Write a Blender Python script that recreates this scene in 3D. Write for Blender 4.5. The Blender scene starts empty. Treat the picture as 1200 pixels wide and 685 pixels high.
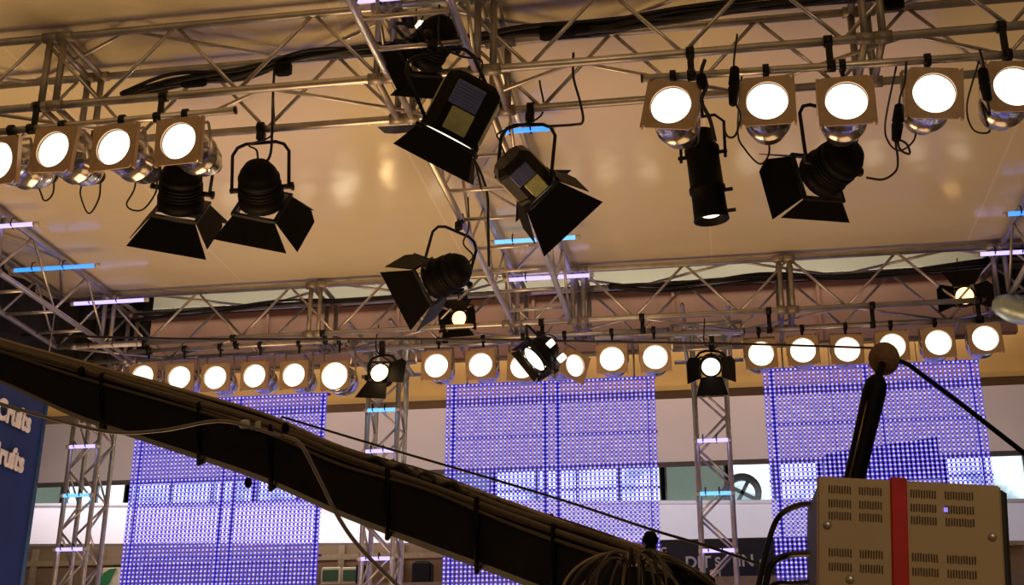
import bpy, math, random
import numpy as np
from mathutils import Vector, Matrix
random.seed(7)
S = bpy.context.scene
COL = S.collection

# ------------------------------------------------------------------ camera, world, light, exposure
F_PX = 1493.0                      # focal length in pixels of a 1200 px wide frame
YAW, PITCH, ROLL = math.radians(9.6), math.radians(20.6), math.radians(.26)
cy, sy, cp, sp = math.cos(YAW), math.sin(YAW), math.cos(PITCH), math.sin(PITCH)
FW = Vector((-sy*cp, cy*cp, sp)); R0 = Vector((cy, sy, 0)); U0 = R0.cross(FW)
RT = math.cos(ROLL)*R0 + math.sin(ROLL)*U0
UP = -math.sin(ROLL)*R0 + math.cos(ROLL)*U0
EYE = Vector((0, 0, 1.5))          # eye height above the hall floor
cam = bpy.data.cameras.new('camera'); cam.sensor_width = 36; cam.lens = 36*F_PX/1200
cam.clip_start = .05; cam.clip_end = 200
camo = bpy.data.objects.new('camera', cam); COL.objects.link(camo)
camo.matrix_world = Matrix.Translation(EYE) @ Matrix((RT, UP, -FW)).transposed().to_4x4()
S.camera = camo
S.view_settings.view_transform = 'Standard'; S.view_settings.look = 'None'
S.view_settings.gamma = 1; S.view_settings.use_curve_mapping = False
S.view_settings.exposure = 0.0

W = bpy.data.worlds.new('hall_air'); S.world = W; W.use_nodes = True
W.node_tree.nodes['Background'].inputs[0].default_value = (1.0, .74, .47, 1)
W.node_tree.nodes['Background'].inputs[1].default_value = .085

def lamp(name, kind, loc, aim, power, color, size=.5, size_y=None, cone=60, blend=.5, parent=None):
    l = bpy.data.lights.new(name, kind); l.energy = power; l.color = color
    if kind == 'AREA':
        l.size = size
        if size_y: l.shape = 'RECTANGLE'; l.size_y = size_y
    if kind == 'SPOT': l.spot_size = math.radians(cone); l.spot_blend = blend; l.shadow_soft_size = size
    if kind == 'POINT': l.shadow_soft_size = size
    o = bpy.data.objects.new(name, l); COL.objects.link(o)
    loc = Vector(loc); aim = Vector(aim)
    o.rotation_euler = (aim-loc).to_track_quat('-Z', 'Y').to_euler()
    o.location = loc if parent is None else loc - base(parent)
    if parent is not None: o.parent = parent
    return o
WARM = (1.0, .60, .27)
E = EYE
# added unseen area fills low down, standing in for stage-floor bounce onto the roof
lamp('roof_fill', 'AREA', E+Vector((-3.2, 7.0, -1.1)), E+Vector((-3.1, 7.0, 4)), 200, WARM, 3.4, 3.4)
lamp('roof_fill', 'AREA', E+Vector((1.2, 7.4, -1.1)), E+Vector((.8, 7.2, 4)), 42, WARM, 3.4, 3.0)
# added unseen fills to brighten the fascias and bulkhead behind the stage
lamp('backwall_fill', 'AREA', E+Vector((-2.5, 13.6, 5.6)), E+Vector((-2.5, 16.5, 3.2)), 760, (1.0, .84, .74), 12, 1.5)
lamp('backwall_fill', 'AREA', E+Vector((-3.2, 12.6, 2.2)), E+Vector((-3.2, 14.0, 4.3)), 7, (1.0, .66, .25), 5, .8)

lamp('parapet_fill', 'AREA', E+Vector((-2.5, 14.9, 3.75)), E+Vector((-2.5, 17.2, 2.95)), 115, (.95, .94, 1.0), 14, .35)  # added strip fill with no real source, brightens the parapet
lamp('soffit_fill', 'AREA', E+Vector((-2.0, 11.3, 5.2)), E+Vector((-2.0, 13.2, 5.0)), 70, (1.0, .92, .72), 9, .4)  # added fill so the pale soffit beyond the roof reads bright
lamp('case_fill', 'AREA', E+Vector((2.2, -3.2, 3.6)), E+Vector((.3, 2.4, .3)), 55, (1.0, .72, .42), 1.2, 1.2)  # added fill behind the camera to lift the equipment case and crane

# ------------------------------------------------------------------ pixel <-> place
def ray(x, y): return FW + RT*((x-600)/F_PX) - UP*((y-342.5)/F_PX)
def atY(x, y, Y): r = ray(x, y); return E + r*(Y/r.y)          # on the wall plane Y metres ahead
def atZ(x, y, Z): r = ray(x, y); return E + r*(Z/r.z)          # on the level Z metres above the eye
def atX(x, y, X): r = ray(x, y); return E + r*(X/r.x)
def atD(x, y, d): return E + ray(x, y).normalized()*d
def view(right, up, away): return (RT*right + UP*up + FW*away).normalized()
def V(x, y, z): return E + Vector((x, y, z))

# ------------------------------------------------------------------ materials
MATS = {}
def nodes(name):
    m = bpy.data.materials.new(name); m.use_nodes = True
    nt = m.node_tree; return m, nt, nt.nodes['Principled BSDF']
def mat(name, col, rough=.5, metal=0, spec=.5, var=.12, scale=18, bump=0, emit=None, estr=0, coat=0):
    if name in MATS: return MATS[name]
    m, nt, b = nodes(name)
    tc = nt.nodes.new('ShaderNodeTexCoord'); n = nt.nodes.new('ShaderNodeTexNoise')
    n.inputs['Scale'].default_value = scale; n.inputs['Detail'].default_value = 4
    nt.links.new(tc.outputs['Object'], n.inputs['Vector'])
    r = nt.nodes.new('ShaderNodeValToRGB')
    r.color_ramp.elements[0].position = .3; r.color_ramp.elements[1].position = .7
    r.color_ramp.elements[0].color = tuple(c*(1-var) for c in col)+(1,)
    r.color_ramp.elements[1].color = tuple(min(1, c*(1+var)) for c in col)+(1,)
    nt.links.new(n.outputs['Fac'], r.inputs['Fac']); nt.links.new(r.outputs['Color'], b.inputs['Base Color'])
    b.inputs['Roughness'].default_value = rough; b.inputs['Metallic'].default_value = metal
    b.inputs['Specular IOR Level'].default_value = spec; b.inputs['Coat Weight'].default_value = coat
    if bump:
        bp = nt.nodes.new('ShaderNodeBump'); bp.inputs['Strength'].default_value = bump; bp.inputs['Distance'].default_value = .01
        nt.links.new(n.outputs['Fac'], bp.inputs['Height']); nt.links.new(bp.outputs['Normal'], b.inputs['Normal'])
    if emit:
        b.inputs['Emission Color'].default_value = tuple(emit)+(1,); b.inputs['Emission Strength'].default_value = estr
    MATS[name] = m; return m
def glow(name, col, strength): return mat(name, (.05, .05, .05), .4, emit=col, estr=strength)

ALU = mat('brushed_aluminium', (.62, .58, .54), .38, .85, var=.15, scale=9)
ALU_DULL = mat('dull_aluminium', (.36, .32, .28), .5, .6, var=.2, scale=9)
CHROME = mat('polished_can', (.60, .57, .55), .2, .95, var=.08)
GELF = mat('gel_frame', (.48, .34, .22), .45, .25, var=.1)
BLACK = mat('black_paint', (.0035, .003, .003), .6, 0, .12, var=.3)
BLACKM = mat('black_metal', (.010, .008, .007), .42, .2, .3, var=.3)
RUBBER = mat('cable_rubber', (.014, .012, .010), .5, 0, .4, var=.2)
OLIVE = mat('olive_housing', (.40, .42, .20), .4, .35, var=.15)
STEEL_LIT = mat('blue_lit_housing', (.12, .14, .34), .4, .5, var=.2)  # the tubes' blue light is painted into this housing colour
LENS = glow('lamp_glow', (1.0, .86, .66), 2.6)
LENS_HOT = glow('hot_lamp_glow', (1.0, .84, .58), 7.0)
LENS_UP = glow('upturned_lamp_glow', (1.0, .66, .30), 22.0)
LENS_AMBER = glow('amber_lamp_glow', (1.0, .52, .16), 5.0)
SLOT = glow('vent_glow', (1.0, .85, .55), 4.0)
GLASSD = mat('dark_lens', (.05, .05, .05), .1, 0, .8)
T_BLUE = glow('blue_tube', (.035, .24, 1.0), 1.9)
T_VIOLET = glow('violet_tube', (.46, .38, 1.0), 1.9)
T_CYAN = glow('cyan_tube', (.14, .46, 1.0), 1.7)
T_WHITE = mat('unlit_tube', (.72, .70, .72), .3, 0, .5)
RED = mat('red_strap', (.62, .015, .015), .6)
CAP = mat('white_cap', (.6, .6, .6), .4)

# ------------------------------------------------------------------ mesh collecting
class MB:
    def __init__(s): s.v = []; s.f = []; s.mi = []; s.sm = []
    def add(s, vs, fs, mi=0, smooth=False):
        k = len(s.v); s.v += [tuple(v) for v in vs]
        for f in fs: s.f.append(tuple(i+k for i in f)); s.mi.append(mi); s.sm.append(smooth)
        return s
    def hexa(s, p, mi=0):          # eight corners: 0-3 one end, 4-7 the other
        return s.add(p, [(0,3,2,1),(4,5,6,7),(0,1,5,4),(1,2,6,5),(2,3,7,6),(3,0,4,7)], mi)
    def box(s, c, size, M=None, mi=0):
        c = Vector(c); h = Vector(size)/2; M = M or Matrix.Identity(3)
        return s.hexa([c + M @ Vector((a*h.x, b*h.y, d*h.z)) for d in (-1,1) for a,b in ((-1,-1),(1,-1),(1,1),(-1,1))], mi)
    def bbox(s, c, size, M=None, mi=0, bv=.01):   # box with chamfered edges
        c = Vector(c); h = Vector(size)/2; M = M or Matrix.Identity(3); q = min(bv, h.x*.6, h.y*.6, h.z*.6)
        loop = lambda x, y, z: [c + M @ Vector((a, b, z)) for a, b in ((-x+q,-y),(x-q,-y),(x,-y+q),(x,y-q),(x-q,y),(-x+q,y),(-x,y-q),(-x,-y+q))]
        rings = [loop(h.x-q, h.y-q, -h.z), loop(h.x, h.y, -h.z+q), loop(h.x, h.y, h.z-q), loop(h.x-q, h.y-q, h.z)]
        return s.loft(rings, mi, False)
    def loft(s, rings, mi=0, smooth=True, cap=True, closed=True):
        n = len(rings[0]); vs = [p for r in rings for p in r]; fs = []
        for i in range(len(rings)-1):
            for j in range(n if closed else n-1):
                a, b = i*n+j, i*n+(j+1) % n; fs.append((a, b, b+n, a+n))
        if cap: fs.append(tuple(reversed(range(n)))); fs.append(tuple(range((len(rings)-1)*n, len(rings)*n)))
        return s.add(vs, fs, mi, smooth)
    def tube(s, a, b, r, n=8, mi=0, r2=None, smooth=True):
        a, b = Vector(a), Vector(b); return s.path([a, b], r, n, mi, r2, smooth)
    def path(s, pts, r, n=8, mi=0, r2=None, smooth=True):
        pts = [Vector(p) for p in pts]; rings = []; prev = None
        for i, p in enumerate(pts):
            t = ((pts[i+1] if i+1 < len(pts) else p) - (pts[i-1] if i else p)).normalized()
            if prev is None:
                u = t.cross(Vector((0,0,1)))
                if u.length < .05: u = t.cross(Vector((1,0,0)))
            else: u = prev - t*prev.dot(t)
            u.normalize(); w = t.cross(u); prev = u
            rr = r if r2 is None else r + (r2-r)*i/(len(pts)-1)
            rings.append([p + (u*math.cos(2*math.pi*k/n) + w*math.sin(2*math.pi*k/n))*rr for k in range(n)])
        return s.loft(rings, mi, smooth)
    def lathe(s, o, a, prof, n=24, mi=0, cap=True, smooth=True):   # prof: (along axis, radius)
        a = Vector(a).normalized(); o = Vector(o)
        u = a.cross(Vector((0,0,1)))
        if u.length < .05: u = a.cross(Vector((1,0,0)))
        u.normalize(); w = a.cross(u)
        return s.loft([[o + a*h + (u*math.cos(2*math.pi*k/n) + w*math.sin(2*math.pi*k/n))*r for k in range(n)] for h, r in prof], mi, smooth, cap)
    def plate(s, poly, t, mi=0):   # flat polygon given thickness along its normal
        poly = [Vector(p) for p in poly]
        nrm = (poly[1]-poly[0]).cross(poly[-1]-poly[0]).normalized()*t/2
        return s.loft([[p-nrm for p in poly], [p+nrm for p in poly]], mi, False)

BASE = {}
def base(o): return BASE[o.name]
def obj(name, mb, m, parent=None, at=None):
    me = bpy.data.meshes.new(name)
    o = bpy.data.objects.new(name, me); COL.objects.link(o)
    if parent is not None: b = base(parent); o.parent = parent
    else: b = Vector(at) if at is not None else Vector((0,0,0)); o.location = b
    BASE[o.name] = b
    me.from_pydata([(v[0]-b.x, v[1]-b.y, v[2]-b.z) for v in mb.v], [], mb.f)
    for mm in (m if isinstance(m, (list, tuple)) else [m]): me.materials.append(mm)
    me.polygons.foreach_set('material_index', mb.mi); me.polygons.foreach_set('use_smooth', mb.sm)
    me.update()
    return o
def tag(o, label, cat, group=None):
    o['label'] = label; o['category'] = cat
    if group: o['group'] = group
    return o
def thing(name, label, cat, loc, group=None):
    o = bpy.data.objects.new(name, None); o.empty_display_size = .1; COL.objects.link(o); o.location = loc
    BASE[o.name] = Vector(loc); return tag(o, label, cat, group)
def struct(name, mb, m, at=None): o = obj(name, mb, m, None, at); o['kind'] = 'structure'; return o
def spline(pts, n=8):              # Catmull-Rom through points
    pts = [Vector(p) for p in pts]; out = []
    P = [pts[0]*2-pts[1]] + pts + [pts[-1]*2-pts[-2]]
    for i in range(1, len(P)-2):
        a, b, c, d = P[i-1:i+3]
        for k in range(n):
            t = k/n; out.append(.5*((2*b) + (c-a)*t + (2*a-5*b+4*c-d)*t*t + (3*b-a-3*c+d)*t**3))
    return out + [pts[-1]]
def text_obj(name, body, M, size, m, parent, offset=0.0, extrude=.004, shear=0.0):
    cu = bpy.data.curves.new(name, 'FONT'); cu.body = body; cu.size = size; cu.offset = offset; cu.extrude = extrude; cu.shear = shear
    t = bpy.data.objects.new('lettering_source', cu); COL.objects.link(t)
    bpy.context.view_layer.update()
    me = bpy.data.meshes.new_from_object(t.evaluated_get(bpy.context.evaluated_depsgraph_get()))
    bpy.data.objects.remove(t); bpy.data.curves.remove(cu)
    me.name = name; me.transform(Matrix.Translation(-base(parent)) @ M)
    me.materials.clear(); me.materials.append(m)
    o = bpy.data.objects.new(name, me); COL.objects.link(o); o.parent = parent; BASE[o.name] = base(parent)
    return o

# ------------------------------------------------------------------ the setting
H = 3.6          # underside chords of the rig, above the eye
TOP = 4.06       # upper chords
YF, YR = 6.0, 6.47        # front truss faces
BF, BR = 10.2, 10.68      # back truss faces
fm, nt, b = nodes('hall_floor_boards')
wv = nt.nodes.new('ShaderNodeTexBrick'); wv.inputs['Scale'].default_value = 2
wv.inputs['Color1'].default_value = (.30, .19, .11, 1); wv.inputs['Color2'].default_value = (.36, .24, .14, 1); wv.inputs['Mortar'].default_value = (.1, .07, .05, 1)
tc = nt.nodes.new('ShaderNodeTexCoord'); nt.links.new(tc.outputs['Object'], wv.inputs['Vector'])
nt.links.new(wv.outputs['Color'], b.inputs['Base Color']); b.inputs['Roughness'].default_value = .5
struct('floor', MB().box((-2, 8, -.05), (26, 32, .1)), fm)

# stretched roof: slightly glossy cream sheet with welded seams
rm, nt, b = nodes('stretched_roof_sheet')
tc = nt.nodes.new('ShaderNodeTexCoord'); sep = nt.nodes.new('ShaderNodeSeparateXYZ'); nt.links.new(tc.outputs['Object'], sep.inputs[0])
n1 = nt.nodes.new('ShaderNodeTexNoise'); n1.inputs['Scale'].default_value = .9; n1.inputs['Detail'].default_value = 3; nt.links.new(tc.outputs['Object'], n1.inputs['Vector'])
mr = nt.nodes.new('ShaderNodeMath'); mr.operation = 'PINGPONG'; mr.inputs[1].default_value = 1.05; nt.links.new(sep.outputs['X'], mr.inputs[0])
lt = nt.nodes.new('ShaderNodeMath'); lt.operation = 'LESS_THAN'; lt.inputs[1].default_value = .008; nt.links.new(mr.outputs[0], lt.inputs[0])
cr = nt.nodes.new('ShaderNodeValToRGB'); cr.color_ramp.elements[0].color = (.66, .59, .41, 1); cr.color_ramp.elements[1].color = (.76, .69, .49, 1)
nt.links.new(n1.outputs['Fac'], cr.inputs['Fac'])
mx = nt.nodes.new('ShaderNodeMixRGB'); mx.inputs[2].default_value = (.80, .72, .58, 1); nt.links.new(lt.outputs[0], mx.inputs[0]); nt.links.new(cr.outputs['Color'], mx.inputs[1])
nt.links.new(mx.outputs[0], b.inputs['Base Color']); b.inputs['Roughness'].default_value = .17; b.inputs['Specular IOR Level'].default_value = .35
bp = nt.nodes.new('ShaderNodeBump'); bp.inputs['Strength'].default_value = .25; bp.inputs['Distance'].default_value = .05
n2 = nt.nodes.new('ShaderNodeTexNoise'); n2.inputs['Scale'].default_value = 1.6; nt.links.new(tc.outputs['Object'], n2.inputs['Vector'])
nt.links.new(n2.outputs['Fac'], bp.inputs['Height']); nt.links.new(bp.outputs['Normal'], b.inputs['Normal'])
CEIL = 4.13
mb = MB().box(V(-1.8, 4.2, CEIL+.03), (9.6, 12.2, .06)).tube(V(-6.6, 10.3, CEIL+.02), V(3.0, 10.3, CEIL+.02), .035)
struct('ceiling', mb, rm)

RUST = mat('rust_fascia', (.36, .185, .125), .8, var=.12, scale=3)
OCHRE = mat('ochre_fascia', (.25, .138, .026), .75, var=.12, scale=2)
TAUPE = mat('taupe_bulkhead', (.125, .092, .080), .8, var=.06, scale=1.5)
PARA = mat('white_parapet', (.80, .74, .80), .6, var=.04, scale=2)
PALE = mat('pale_soffit', (.62, .58, .46), .8, var=.1, scale=1)
SHOP = mat('shop_front_paint', (.40, .22, .11), .7, var=.12, scale=2)
DARK = mat('dark_drape', (.018, .018, .022), .9, var=.3, scale=6)
SLAB = mat('gallery_slab', (.22, .17, .13), .8)
# pale hall soffit, rust fascia with black top batten, ochre beam, taupe bulkhead
struct('wall_upper', MB().box(V(-2, 13.2, 5.2), (16, .12, 1.5)), PALE)
mb = MB(); mb.box(V(-2, 12.0, 4.2), (9.6, .10, .62), mi=0); mb.box(V(-2, 11.95, 4.53), (9.6, .14, .06), mi=1)
for k in range(7): mb.box(V(-6+k*1.4, 11.94, 4.2), (.03, .03, .62), mi=0)
struct('trim_1', mb, [RUST, BLACKM])
mb = MB().box(V(-2, 14.0, 4.49), (16, .3, 1.0)).box(V(-2, 13.83, 4.02), (16, .06, .06)); struct('trim_2', mb, OCHRE)
struct('wall_back', MB().box(V(-2, 16.1, 4.4), (19, .3, 1.45)), TAUPE)
# gallery parapet runs a little askew to the stage
p0, p1 = atZ(-300, 638, 2.84), atZ(1500, 632, 2.84); t0, t1 = atZ(-300, 602, 3.3), atZ(1500, 590, 3.3)
d = (p1-p0); d.z = 0; nrm = Vector((-d.y, d.x, 0)).normalized()
dz = Vector((0,0,.50))
mb = MB().hexa([p0, p1, p1+nrm*.2, p0+nrm*.2, p0+dz, p1+dz, p1+dz+nrm*.2, p0+dz+nrm*.2])
mb.tube(p0+dz+Vector((0,0,.02)), p1+dz+Vector((0,0,.02)), .03)
struct('wall_gallery', mb, PARA)
# windows above the parapet
PANE_B = mat('daylit_pane', (.2, .25, .3), .2, emit=(.80, .92, 1.0), estr=1.9)
# bright pane with soft foliage-like variation outside
nt = PANE_B.node_tree; b = nt.nodes['Principled BSDF']
n = nt.nodes.new('ShaderNodeTexNoise'); n.inputs['Scale'].default_value = 1.7; n.inputs['Detail'].default_value = 5
r = nt.nodes.new('ShaderNodeValToRGB'); r.color_ramp.elements[0].position = .36; r.color_ramp.elements[1].position = .56
r.color_ramp.elements[0].color = (.16, .24, .27, 1); r.color_ramp.elements[1].color = (.80, .92, 1, 1)
nt.links.new([x for x in nt.nodes if x.type == 'TEX_COORD'][0].outputs['Object'], n.inputs['Vector'])
nt.links.new(n.outputs['Fac'], r.inputs['Fac']); nt.links.new(r.outputs['Color'], b.inputs['Emission Color'])
PANE_D = mat('green_tinted_pane', (.10, .15, .12), .15, 0, .6, emit=(.17, .22, .185), estr=.8)
FRAME = mat('window_frame_paint', (.30, .34, .34), .5)
WY = 18.0
def window(i, xa, xb, pane, bars):
    a = atY(xa, 560, WY).x; c = atY(xb, 560, WY).x; z0, z1 = E.z+3.35, E.z+4.45
    mb = MB()
    for x in (a, c): mb.box((x, WY, (z0+z1)/2), (.08, .12, z1-z0))
    for z in (z0, z1): mb.box(((a+c)/2, WY, z), (c-a+.08, .12, .08))
    for k in range(1, bars): mb.box((a+(c-a)*k/bars, WY, (z0+z1)/2), (.05, .08, z1-z0))
    w = struct(f'window_{i}', mb, FRAME, ((a+c)/2, WY, z0))
    obj('pane', MB().box(((a+c)/2, WY+.03, (z0+z1)/2), (c-a, .02, z1-z0)), pane, w)
for i, (xa, xb, pane, bars) in enumerate(((-60, 78, PANE_D, 2), (80, 152, PANE_B, 2), (154, 300, PANE_B, 3), (302, 452, PANE_B, 3), (454, 578, PANE_D, 2), (580, 776, PANE_B, 4), (778, 852, PANE_D, 1), (854, 960, PANE_B, 2), (962, 1106, PANE_D, 2), (1108, 1300, PANE_B, 2)), 1):
    window(i, xa, xb, pane, bars)
# gallery shop level below the parapet
GZ = 1.95
struct('trim_3', MB().box(V(-2, 16.2, GZ-.1), (20, 4.6, .2)), SLAB)
struct('wall_shopfront', MB().box(V(-2, 18.6, 2.6), (20, .2, 1.5)), SHOP)
# dark side drapes hung from the side trusses
def drape(name, X, y0, y1, z0, z1):
    a = []; n = 60
    for i in range(n+1):
        y = y0+(y1-y0)*i/n; a.append((X+.05*math.sin(i*1.1)+.02*math.sin(i*2.7), y))
    ring = [V(x, y, z0) for x, y in a], [V(x, y, z1) for x, y in a]
    mb = MB().loft([ring[0], ring[1]], 0, True, False, False); mb.loft([[p+Vector((.012,0,0)) for p in ring[1]], [p+Vector((.012,0,0)) for p in ring[0]]], 0, True, False, False)
    return struct(name, mb, DARK)
drape('wall_left', -6.15, 6.2, 11.6, 3.5, 4.6)
drape('wall_right', 3.05, 6.2, 11.6, 3.35, 4.6)

for nm, xa, xb in (('wall_rear_left', -6.3, -5.36), ('wall_rear_right', 2.42, 3.4)):
    a = [(xa+(xb-xa)*i/30, 10.82+.03*math.sin(i*1.3)) for i in range(31)]
    lo_, hi_ = [V(x, y, 3.62) for x, y in a], [V(x, y, 4.5) for x, y in a]
    struct(nm, MB().loft([lo_, hi_], 0, True, False, False).loft([[p+Vector((0,.012,0)) for p in hi_], [p+Vector((0,.012,0)) for p in lo_]], 0, True, False, False), DARK)

# ------------------------------------------------------------------ trusses
CR, BRR = .024, .0115
def truss(name, label, lo, hi, axis, joints, pitch=.42, floor_rungs=None, cat='truss', group=None, skip=()):
    """box truss between two corners; axis 0 runs across the stage, 1 runs in depth, 2 stands up"""
    lo, hi = V(*lo), V(*hi)
    root = thing(name, label, cat, (lo+hi)/2 if axis < 2 else Vector(((lo.x+hi.x)/2, (lo.y+hi.y)/2, lo.z)), group)
    o1, o2 = [k for k in range(3) if k != axis]
    def pt(t, u, w):
        p = [0,0,0]; p[axis] = t; p[o1] = hi[o1] if u else lo[o1]; p[o2] = hi[o2] if w else lo[o2]; return Vector(p)
    a, c = lo[axis], hi[axis]
    for u in (0,1):
        for w in (0,1): obj('chord', MB().tube(pt(a,u,w), pt(c,u,w), CR, 10), ALU, root)
    n = max(2, round((c-a)/pitch)); st = (c-a)/n
    jj = [lo[axis]*0 + E[axis]*1 + j for j in joints]
    def near(t): return any(abs(t-j) < .07 for j in jj)
    def brace(p, q, r=BRR): obj('brace', MB().tube(p, q, r, 6), ALU, root)
    for i in range(n):
        s, e = a+i*st, a+(i+1)*st
        for u in (0,1):                       # the two upright faces
            if axis == 2: pass
            brace(pt(s, u, i % 2), pt(e, u, 1-i % 2)) if o2 == 2 or axis == 2 else brace(pt(s, i % 2, u), pt(e, 1-i % 2, u))
        if axis == 2:
            for w in (0,1): brace(pt(s, i % 2, w), pt(e, 1-i % 2, w))
    if axis < 2:
        if floor_rungs is None:
            m = max(2, round((c-a)/(2*pitch)))
            for w in (0,1):
                for i in range(m):
                    s, e = a+(c-a)*i/m, a+(c-a)*(i+1)/m
                    brace(pt(s, (i+w) % 2, w), pt(e, (i+w+1) % 2, w))
        else:
            for t in floor_rungs: brace(pt(E[axis]+t, 0, 0), pt(E[axis]+t, 1, 0), .014)
            m = max(2, round((c-a)/(2*pitch)))
            for i in range(m): brace(pt(a+(c-a)*i/m, i % 2, 1), pt(a+(c-a)*(i+1)/m, (i+1) % 2, 1))
    for j in jj:                              # bolted section ends: paired frames
        for dj in (-.045, .045):
            mb = MB(); t = j+dj
            for p, q in (((0,0),(0,1)), ((1,0),(1,1)), ((0,0),(1,0)), ((0,1),(1,1))):
                mb.tube(pt(t, *p), pt(t, *q), .021, 8)
            for u in (0,1):
                for w in (0,1): mb.tube(pt(t-.045, u, w), pt(t+.045, u, w), .033, 10)
            obj('section_frame', mb, ALU_DULL, root)
    return root
truss('box_truss', 'front aluminium box truss crossing the top of the photo, carrying the large lit lamps', (-5.93, YF, H), (2.83, YR, TOP), 0, (-3.75, -1.74, -1.17, .90), .42)
truss('box_truss', 'back aluminium box truss behind the whole stage, above the three LED screens', (-5.93, BF, H), (2.83, BR, TOP), 0, (-5.46, -3.5, -1.72, -1.15, .60, 2.32), .44)
truss('box_truss', 'central ladder-like truss running from front truss to back truss through mid-picture', (-1.71, YR+.03, H), (-1.22, BF-.03, TOP), 1, (), .44, (6.56, 7.02, 7.5, 7.97, 8.5, 8.97, 9.40, 9.86))
truss('box_truss', 'short stub of truss reaching forward above the big fresnel at top centre', (-1.71, 4.3, H), (-1.22, YF-.03, TOP), 1, (), .44, (4.6, 5.0, 5.4, 5.7))
truss('box_truss', 'side truss along the left edge of the roof, hung with blue and violet tubes', (-5.93, YR+.03, H), (-5.45, BF-.03, TOP), 1, (8.3,), .44, (6.9, 7.4, 7.9, 8.8, 9.3, 9.8))
truss('box_truss', 'side truss at the right edge of the photo beside the violet tube', (2.35, YR+.03, H), (2.83, BF-.03, TOP), 1, (8.4,), .44)
for X, lab in ((-6.10, 'left upright truss tower in front of the white parapet, beside the blue banner'), (-3.13, 'middle upright truss tower rising between left and centre LED screens'), (-.08, 'right upright truss tower rising between centre and right LED screens')):
    t = truss('truss_tower', lab, (X-.145, 11.25, -1.44), (X+.145, 11.54, 3.9), 2, (1.05,), .29, None, 'truss tower', 'upright towers between the LED screens')
    obj('base_plate', MB().bbox(V(X, 11.395, -1.46), (.7, .7, .05)), ALU_DULL, t)
    mb = MB()                                  # sleeve block with outrigger rails that carries the back truss
    for z in (3.62, 3.86):
        for y in (11.2, 11.59): mb.tube(V(X-.32, y, z), V(X+.32, y, z), .02)
        for x in (X-.2, X+.2): mb.tube(V(x, BR-.02, z), V(x, 11.62, z), .02)
    for x in (X-.32, X+.32): mb.tube(V(x, 11.2, 3.62), V(x, 11.2, 3.86), .018)
    obj('sleeve_block', mb, ALU, t)

# ------------------------------------------------------------------ fluorescent tubes
def tube_light(label, a, b, m, group, hook=None):
    d = (b-a).normalized(); t = thing('tube_light', label, 'light', (a+b)/2, group)
    obj('tube', MB().tube(a+d*.03, b-d*.03, .017, 10), m, t)
    for p, s in ((a, 1), (b, -1)): obj('end_cap', MB().tube(p, p+d*.035*s, .020, 10), CAP, t)
    mb = MB()
    for k in (.25, .6):
        p = a.lerp(b, k); mb.path([p+Vector((0,.02,-.02)), p+Vector((0,-.03,0)), p+Vector((0,-.02,.05)), p+Vector((0,.02,hook or .10))], .006, 6)
    obj('tie', mb, BLACKM, t)
def across(x0, y0, x1, y1, Z): a = atZ(x0, y0, Z); b = atZ(x1, y1, Z); return a, Vector((b.x, a.y, a.z))
TG = 'fluorescent tubes laid across the side trusses'
for lab, px, m, g in (
    ('violet tube at the left edge, highest of the tubes on the left truss', (-30, 267, 43, 261, 3.95), T_VIOLET, TG),
    ('bright blue tube crossing the left truss below a violet one', (13, 317, 118, 312, 3.95), T_BLUE, TG),
    ('violet tube over the rear end of the left truss', (83, 356, 174, 351, 3.95), T_VIOLET, TG),
    ('unlit white tube at the far left corner, just above the crane arm', (85, 407, 165, 403, 3.5), T_WHITE, TG),
    ('blue tube at the right edge, higher of the two lit ones there', (1175, 251, 1260, 247, 3.95), T_BLUE, TG),
    ('long violet tube at the right edge above the amber lamp', (1143, 298, 1235, 293, 3.95), T_VIOLET, TG),
    ('unlit pale tube at the right edge beneath the long violet tube', (1168, 357, 1250, 352, 3.6), T_WHITE, TG),
    ('short blue tube on the central truss behind the olive-sided spotlight', (580, 155, 650, 149, 4.0), T_BLUE, 'tubes laid across the central truss'),
    ('cyan-blue tube across the central truss half way back', (575, 284, 680, 279, 4.0), T_CYAN, 'tubes laid across the central truss'),
    ('long violet-white tube across the rear end of the central truss', (590, 328, 696, 323, 4.0), T_VIOLET, 'tubes laid across the central truss'),
    ('violet-white tube cut by the top of the photo, above the stub truss', (400, 3, 478, -1, 4.0), T_VIOLET, 'tubes laid across the central truss')):
    a, b = across(*px); tube_light(lab, a, b, m, g, .07)
for X, nm, ts in ((-6.10, 'left', ((523, T_VIOLET, 'higher'), (643, T_VIOLET, 'lower'), (580, T_CYAN, 'middle'))), (-3.13, 'middle', ((480, T_CYAN, 'highest'), (528, T_VIOLET, 'second highest'), (654, T_VIOLET, 'lowest'))), (-.08, 'right', ((516, T_VIOLET, 'highest'), (578, T_CYAN, 'middle'), (645, T_VIOLET, 'lowest')))):
    for y, m, w in ts:
        px = {-6.10: 100, -3.13: 455, -.08: 835}[X]
        z = atY(px, y, 11.22).z
        tube_light(f'{w} of the short {"cyan" if m is T_CYAN else "violet"} tubes strapped across the {nm} truss tower' if not (X == -6.1) else f'{w} short lit tube of three across the left truss tower', Vector((E.x+X-.17, E.y+11.21, z)), Vector((E.x+X+.17, E.y+11.21, z)), m, 'short tubes on the truss towers', .03)

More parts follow.
